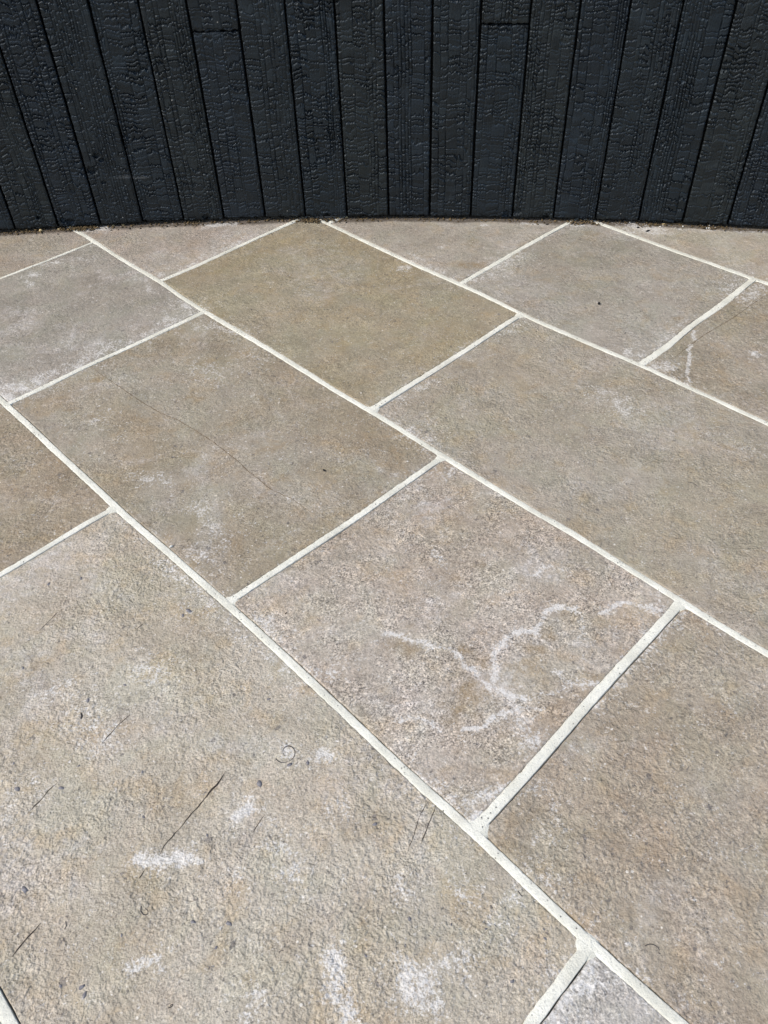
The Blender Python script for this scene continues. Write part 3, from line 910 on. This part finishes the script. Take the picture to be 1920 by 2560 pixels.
for i, (x, y, r) in enumerate(((815,635,16),(790,655,10),(540,955,8),(1160,1015,8),(380,1022,12),(100,882,9),(350,495,9),(210,520,10))):
    chip((x, y), z5, r, MAT_GREY, 110 + i)

# ------------------------------------------------------------------ charred timber wall
wall = bpy.data.objects.new('timber_cladding', None)
col.objects.link(wall)
wall.location = (0, float(wall_front(0)), 0)
tag(wall, 'curved cladding of upright blackened charred timber boards rising behind the stone paving', 'cladding')
WLOC = np.array(wall.location)
TINTS = [(0.0046, 0.0066, 0.0086), (0.0038, 0.0060, 0.0092), (0.0054, 0.0068, 0.0074), (0.0034, 0.0056, 0.0082)]
CHAR = [char_mat('charred_wood_%d' % i, i + 1, TINTS[i]) for i in range(4)]

def char_field(x, z, wid, seed):
    """height in metres of the alligatored char; x across (m), z up (m)"""
    rg = np.random.default_rng(seed)
    X = x * 1000; Z = z * 1000
    # grain drift
    Xw = X + 5.0 * pn(Z / 260, seed * .37, seed) + 1.6 * pn(Z / 70, X / 60, seed + 1) + .5 * pn(Z / 18, X / 9, seed + 2)
    # columns: a finely checked zone and broad plates
    fine_c = rg.uniform(0, wid * 1000); fine_w = rg.uniform(25, 70)
    edges = [-14.0]
    while edges[-1] < wid * 1000 + 14:
        e = edges[-1]
        f = math.exp(-((e - fine_c) / fine_w) ** 2)
        lo_, hi_ = (6.5, 12) if rg.random() < f else (13, 42)
        edges.append(e + rg.uniform(lo_, hi_))
    edges = np.array(edges)
    c = np.clip(np.searchsorted(edges, Xw) - 1, 0, len(edges) - 2)
    dL = Xw - edges[c]; dR = edges[c + 1] - Xw
    wcol = (edges[1:] - edges[:-1])[c]
    sp = rg.uniform(12.5, 18.0)
    offs = np.cumsum(rg.normal(0, .42, len(edges)))
    phi = (Z + 9.0 * pn(X / 55, Z / 80, seed + 3) + 4.5 * pn(X / 16, Z / 30, seed + 4) + 2.0 * pn(X / 5, Z / 11, seed + 5)) / sp
    fib = np.floor(Xw / 3.6 + .3 * pn(Z / 90, X / 30, seed + 70)).astype(int)
    phi = phi + (hash01(fib, np.floor(Z / (sp * 1.7)).astype(int), seed + 71) - .5) * 4.2 / sp + offs[c] + .75 * pn(Z / 60, c * 3.7, seed + 6) + .40 * pn(Z / 22, c * 5.3, seed + 7)
    cell = np.floor(phi).astype(int); fr = phi - cell
    dz0 = fr * sp; dz1 = (1 - fr) * sp
    w0 = hash01(cell, c, seed); w1 = hash01(cell + 1, c, seed)
    # some cracks barely opened
    k0 = np.clip(-.1 + 1.5 * w0, .0, 1); k1 = np.clip(-.1 + 1.5 * w1, .0, 1)
    kv = np.clip(.15 + 1.0 * hash01(c, 5, seed) + .8 * pn(Z / 45, c * 2.1, seed + 31), .05, 1)
    kv1 = np.clip(.15 + 1.0 * hash01(c + 1, 5, seed) + .8 * pn(Z / 45, (c + 1) * 2.1, seed + 31), .05, 1)
    # the lower plate's upper lip stands out and is rounded, the upper plate's foot is undercut
    crk = np.maximum(k0 * np.exp(-(dz0 / 1.6) ** 2.6), k1 * np.exp(-(dz1 / 2.2) ** 2.2))
    crv = np.maximum(kv * np.exp(-(dL / 1.35) ** 2.4), kv1 * np.exp(-(dR / 1.35) ** 2.4))
    pilx = (1 - np.abs(2 * np.clip(dL / wcol, 0, 1) - 1) ** 3) * .45
    depth = .40 + .80 * sstep(-.5, .4, fbm(X / 90, Z / 190, seed + 8, 2))
    depth = depth * rg.uniform(.7, 1.25) * (.6 + .4 * sstep(0, 140, Z + 60 * pn(X / 40, 1.0, seed)))
    lip = k1 * np.exp(-((dz1 - 4.0) / 2.4) ** 2) * 1.25
    h = depth * (lip + pilx + (hash01(cell, c, seed + 3) - .5) * 1.3) - 5.6 * depth * np.maximum(crk, .75 * crv)
    # knots: smooth dished ovals
    for _ in range(rg.integers(0, 3)):
        kx, kz, kr = rg.uniform(15, wid * 1000 - 15), rg.uniform(60, 640), rg.uniform(9, 17)
        m = sstep(1.25, .6, np.hypot((X - kx) / kr, (Z - kz) / (kr * 1.5)) + .12 * pn(X / 9, Z / 9, seed + 60))
        h = h * (1 - .8 * m) - m * 1.2
    # fine grain and hollows
    h = h + .32 * pn(X / 2.9, Z / 34, seed + 9) + .22 * pn(X / 3.4, Z / 3.8, seed + 13) + 1.0 * fbm(X / 45, Z / 140, seed + 10, 2)
    return h / 1000.0, .45 + 1.35 * hash01(cell, c, seed + 9) ** 1.7

def build_board(i, pa, pb, z0, z1, seed, gap, detail, ash=None, pits=()):
    t = pb - pa; L = np.linalg.norm(t); t /= L
    nrm = np.array([t[1], -t[0]])
    if nrm[1] > 0: nrm = -nrm
    x0 = gap / 2; wid = L - gap
    rg = random.Random(seed)
    dx = .0015 if detail else .011
    nx = int(wid / dx)
    xe = np.linspace(.004, wid - .004, nx)
    xs = np.r_[0, .0008, .002, xe, wid - .002, wid - .0008, wid]
    if detail:
        zt = min(z1, .70)
        zs = np.linspace(z0 + .003, zt, max(3, int((zt - z0) / .0015)))
        if z1 > zt: zs = np.r_[zs, np.arange(zt + .02, z1, .02)]
    else: zs = np.linspace(z0 + .003, z1, max(3, int((z1 - z0) / .02)))
    zs = np.r_[z0, z0 + .0015, zs]
    if z1 - zs[-1] < .003: zs = zs[:-1]
    zs = np.r_[zs, z1 - .0015, z1]
    X, Z = np.meshgrid(xs, zs, indexing='ij')
    h, plate = char_field(X, Z, wid, seed)
    edge = np.minimum(X, wid - X); ez = np.minimum(Z - z0, z1 - Z)
    for (px_, pz_, pr, pd) in pits:
        h -= pd * sstep(1.0, .8, np.hypot((X - px_) / pr, (Z - pz_) / (pr * .8)) + .35 * pn(X * 160, Z * 160, seed + 44))
    # worn arrises and ragged foot
    wear = .0022 * (1 + .8 * pn(Z * 30, X * 0 + seed, seed))
    te = np.clip(1 - edge / np.maximum(.0045 * (1 + .6 * pn(Z * 22, seed * 1., seed + 2)), .002), 0, 1)
    h -= .0035 * te ** 2 * (1 + .7 * pn(Z * 90, X * 40, seed + 3))
    tz = np.clip(1 - ez / .006, 0, 1)
    h -= .003 * tz ** 2
    foot = sstep(.018, 0, Z - z0)
    h -= foot * .004 * np.clip(pn(X * 70, seed * 1., seed + 12) + .1, 0, 1)
    # side wander of the edge
    wig = .0011 * fbm(Z * 14, X * 0 + seed * .3, seed + 20, 3)
    Xp = X + np.where(X < wid / 2, wig, -wig * .8) * sstep(.02, 0, edge)
    Zp = Z + foot * .0035 * pn(X * 60, seed * 2., seed + 13)
    base = pa + t * x0
    lean = (hash01(seed, 9) - .5) * .003
    xy = base + Xp[..., None] * t + nrm * (h + lean)[..., None]
    verts = np.concatenate([xy, Zp[..., None]], -1).reshape(-1, 3)
    nxx, nz = X.shape
    F = [grid_faces(nxx, nz)]
    idx = np.arange(nxx * nz).reshape(nxx, nz)
    ring = np.concatenate([idx[:, 0], idx[-1, 1:], idx[-2::-1, -1], idx[0, -2:0:-1]])
    back = verts[ring].copy()
    rel = back[:, :2] - pa
    along = rel @ t
    back[:, :2] = pa + along[:, None] * t - nrm * .019
    nb = len(verts); k = np.arange(len(ring)); kn = (k + 1) % len(ring)
    F.append(np.stack([ring[k], nb + k, nb + kn, ring[kn]], 1))
    cb = nb + len(ring)
    bc = np.r_[verts, back, [back.mean(0)]]
    tr = np.stack([nb + kn, nb + k, np.full(len(k), cb)], 1)
    av = np.zeros(len(bc))
    if ash:
        ax, az, arx, arz, am = ash
        av[:nb] = (am * np.exp(-((X - ax) / arx) ** 2 - ((Z - az) / arz) ** 2)).ravel()
    av[:nb] = np.maximum(av[:nb], (.32 * sstep(.05, .0, Z - z0) * (.5 + .5 * pn(X * 40, Z * 60, seed + 5))).ravel())
    faces = np.concatenate(F)
    if True: faces = faces[:, ::-1]; tr = tr[:, ::-1]
    ctr = np.array([*(pa + t * L / 2), z0])
    return make_mesh('board', bc - WLOC, faces, CHAR[seed % 4], wall, True, {'ash': av, 'plate': np.r_[plate.ravel(), np.full(len(bc) - nb, .6)]}, tris=tr, loc=ctr - WLOC)

NB = len(SEAM_XY) - 1
def wall_z(px, py, x_world_index):
    """height on the wall of a pixel, using the seam's position"""
    d = px_ray(px, py); y = SEAM_XY[x_world_index][1]
    return CAM_H + d[2] * y / d[1]
first = 10                                  # index of SEAMS[0]
butt = {first + 5: wall_z(540, 78, first + 5), first + 11: wall_z(1262, 59, first + 11)}
WALL_TOP = 1.85
rs = random.Random(5)
ASH = {first + 2: (.118, .165, .05, .007, .8), first + 3: (.012, .160, .05, .006, .95)}
PITS = {first + 2: ((.045, .235, .012, .009), (.058, .222, .009, .009), (.018, .190, .017, .009), (.045, .150, .008, .007)),
        first + 1: ((.040, .022, .016, .010), (.02, .03, .012, .009)), first + 0: ((.085, .045, .008, .009),),
        first + 4: ((.075, .018, .014, .009),), first + 7: ((.07, .012, .014, .009),),
        first + 11: ((.118, .02, .016, .007),), first + 12: ((.01, .03, .016, .009), (.11, .012, .014, .009)),
        first + 15: ((.12, .012, .012, .007),)}
for i in range(NB):
    vis = first - 1 <= i <= first + 18
    g = rs.uniform(.0046, .0070)
    zb = BOARD_Z0 + rs.uniform(-.0015, .002)
    sd = 300 + i * 7
    if i in butt:
        zj = butt[i]
        build_board(i, SEAM_XY[i], SEAM_XY[i + 1], zb, zj - .0011, sd, g, vis, ASH.get(i), PITS.get(i, ()))
        build_board(i, SEAM_XY[i], SEAM_XY[i + 1], zj + .0011, WALL_TOP, sd + 3, g * .9, vis)
    else:
        build_board(i, SEAM_XY[i], SEAM_XY[i + 1], zb, WALL_TOP, sd, g, vis, ASH.get(i), PITS.get(i, ()))
# battens and membrane behind the boards, standing on the paving
pts = SEAM_XY
off0, off1 = .0195, .075
nr = []
for i in range(len(pts)):
    a = pts[max(0, i - 1)]; b = pts[min(len(pts) - 1, i + 1)]
    t = (b - a) / np.linalg.norm(b - a); nr.append((-t[1], t[0]))
nr = np.array(nr)
fr_ = pts + nr * off0; bk_ = pts + nr * off1
n = len(pts)
v = np.r_[np.c_[fr_, np.full(n, .0045)], np.c_[fr_, np.full(n, WALL_TOP - .03)], np.c_[bk_, np.full(n, WALL_TOP - .03)], np.c_[bk_, np.full(n, .0045)]]
k = np.arange(n - 1)
F = np.concatenate([np.stack([k, k + 1, n + k + 1, n + k], 1), np.stack([n + k, n + k + 1, 2 * n + k + 1, 2 * n + k], 1),
                    np.stack([2 * n + k, 2 * n + k + 1, 3 * n + k + 1, 3 * n + k], 1), np.stack([3 * n + k, 3 * n + k + 1, k + 1, k], 1)])
make_mesh('backing', v - WLOC, F, MAT_BACK, wall, False)

# ------------------------------------------------------------------ litter
def lump(name, p, size, mat, seed, flat=.4, rot=None, z=0.0):
    """small irregular chip: a jittered low-poly pebble, size = (length, width) in m"""
    rg = random.Random(seed)
    v = []; n = 8
    L, Wd = size; Hh = min(L, Wd) * flat
    for ring, (rr, zz_) in enumerate(((.75, 0), (1.0, .45), (.7, 1.0))):
        for i in range(n):
            a = i / n * 2 * math.pi
            q = rr * rg.uniform(.78, 1.15)
            v.append((L / 2 * q * math.cos(a), Wd / 2 * q * math.sin(a), Hh * (zz_ + rg.uniform(-.08, .08) * (zz_ > 0))))
    v.append((0, 0, Hh * 1.05)); v.append((0, 0, 0))
    v = np.array(v)
    qd = [(k_ * n + i, k_ * n + (i + 1) % n, (k_ + 1) * n + (i + 1) % n, (k_ + 1) * n + i) for k_ in range(2) for i in range(n)]
    tr = [(2 * n + i, 2 * n + (i + 1) % n, 3 * n) for i in range(n)] + [((i + 1) % n, i, 3 * n + 1) for i in range(n)]
    o = make_mesh(name, v, qd, mat, None, False, tris=tr)
    zz0 = z
    st_, zf = find_stone(p)
    if zf is not None and z == 0.0: zz0 = float(zf(*[np.array(c_) for c_ in to_sq(np.asarray(p))])) + .0002
    o.location = (p[0], p[1], zz0)
    o.rotation_euler = (0, 0, rg.uniform(0, 3.14) if rot is None else rot)
    return o
def img_rot(x0, y0, x1, y1):
    a = gpx(x0, y0); b = gpx(x1, y1)
    return math.atan2(b[1] - a[1], b[0] - a[0])
G = 'black flakes of char dropped on the paving'
tag(lump('char_flake', gpx(811, 1177), (.012, .005), MAT_FLAKE, 1, .5, img_rot(805, 1174, 817, 1180)), 'black sliver of char on the stone crossed by a hairline crack', 'flake', G)
tag(lump('char_flake', gpx(1497, 760), (.012, .008), MAT_FLAKE, 2, .5), 'black crumb of char alone on a grey stone between two joints', 'flake', G)
tag(lump('char_flake', gpx(1619, 578), (.019, .007), MAT_FLAKE, 3, .4, img_rot(1614, 580, 1628, 575)), 'longest black char sliver, lying on a white lime patch by the wall', 'flake', G)
tag(lump('char_flake', gpx(1595, 569.5), (.010, .007), MAT_FLAKE, 4, .4), 'small black char flake on a white lime patch by the wall', 'flake', G)
tag(lump('char_flake', gpx(1368, 562), (.011, .006), MAT_FLAKE, 5, .4), 'black char flake by the wall foot beside a lime streak', 'flake', G)
for i, (x, y, l) in enumerate(((226, 576.5, .014), (279, 576, .009), (325, 573, .010), (352, 571.5, .008), (145, 586, .008), (296, 575, .006), (375, 568, .009), (418, 566, .010), (440, 567, .007), (555, 556, .009), (520, 560, .006), (593, 553.5, .007), (717, 553, .008), (866, 557.5, .008), (945, 554, .009), (1672, 577, .004), (690, 573, .005), (890, 560, .005))):
    tag(lump('char_flake', gpx(x, y), (l, l * .55), MAT_FLAKE, 10 + i, .45), ('tiny black char flake around the leaning pale splinter' if x < 310 else 'tiny black char flake along the bluish lime streak at the cladding foot' if x < 460 else 'tiny black char flake at the cladding foot, clear of any lime streak'), 'flake', 'tiny char flakes along the wall foot')
G = 'pale wood splinters at the wall foot'
tag(lump('wood_splinter', gpx(103, 579), (.011, .010), MAT_STRAW, 41, .8), 'short pale wood chip lying at the wall foot', 'splinter', G)
o = lump('wood_splinter', gpx(176, 568.5), (.006, .028), MAT_STRAW, 42, .7, 0.15)
o.rotation_euler = (1.15, 0, .2)
tag(o, 'pale wood splinter leaning up against the charred boards', 'splinter', G)
tag(lump('wood_splinter', gpx(1683, 560.5), (.075, .005), MAT_GRIT, 43, .7, img_rot(1660, 561, 1708, 560)), 'long thin brownish sliver lying along the wall foot', 'splinter', G)
tag(lump('wood_splinter', gpx(1659, 561.5), (.013, .006), MAT_STRAW, 44, .6, .5), 'stubby pale splinter beside a long brownish sliver', 'splinter', G)
for i, (x, y) in enumerate(((283, 563.5), (308, 562.5), (867, 543.6), (846, 544.5), (147, 572.5))):
    tag(lump('wood_splinter', gpx(x, y + 1.0), (.012, .005), MAT_STRAW, 50 + i, .6), 'tiny straw coloured splinter caught under the boards', 'splinter', 'tiny splinters under the boards')
G = 'white mortar crumbs on the paving'
tag(lump('mortar_crumb', gpx(428, 1367), (.010, .005), MAT_CRUMB, 61, .6, img_rot(424, 1370, 433, 1365)), 'white crumb lying close beside a pale joint', 'crumb', G)
tag(lump('mortar_crumb', gpx(1772, 566.5), (.007, .006), MAT_CRUMB, 62, .8), 'white crumb in the grit at the wall foot beside a broken pair', 'crumb', G)
for i, (x, y) in enumerate(((1772, 571), (1766, 571.2), (1650, 568), (1707, 567), (1574, 557), (1788, 570))):
    tag(lump('mortar_crumb', gpx(x, y), (.010 if i < 2 else .006, .005), MAT_CRUMB, 63 + i, .6), 'tiny white mortar crumb in the grit along the wall foot', 'crumb', 'tiny crumbs along the wall foot')
# uncountable grit swept against the boards
rg = random.Random(77)
V_, T_ = [], []
clumps = [(160, 255, 1.0), (185, 225, 1.4), (470, 500, .3), (740, 870, .9), (760, 800, 1.0), (1420, 1500, .7), (1590, 1640, .4), (1740, 1800, .5), (20, 120, .5), (0, 1920, .9)]
for a, b, wt in clumps:
    for _ in range(int(110 * wt) if b - a < 1000 else 700):
        px = rg.uniform(a, b)
        X = float(gpx(px, 560)[0])
        d = rg.gauss(.004, .010) if b - a < 1000 else rg.gauss(0, .010)
        Y = float(wall_front(X)) - d
        r = rg.uniform(.0008, .0038)
        base = len(V_)
        ca = rg.uniform(0, 6.28); el = rg.uniform(1, 2.8)
        zc = r * rg.uniform(.2, .9) + rg.uniform(0, .004) * (b - a < 1000)
        for dx, dy, dz in ((1, 0, 0), (-1, 0, 0), (0, 1, 0), (0, -1, 0), (0, 0, 1), (0, 0, -1)):
            x = dx * r * el * rg.uniform(.7, 1.2); y = dy * r * rg.uniform(.7, 1.2)
            V_.append((X + x * math.cos(ca) - y * math.sin(ca), Y + x * math.sin(ca) + y * math.cos(ca), zc + dz * r * .6))
        for t_ in ((0, 2, 4), (2, 1, 4), (1, 3, 4), (3, 0, 4), (2, 0, 5), (1, 2, 5), (3, 1, 5), (0, 3, 5)):
            T_.append(tuple(base + q_ for q_ in t_))
gr = make_mesh('grit', np.array(V_), np.zeros((0, 4), int), MAT_GRIT, None, False, tris=np.array(T_))
tag(gr, 'brown grit and wood dust swept against the foot of the charred boards', 'grit', kind='stuff')
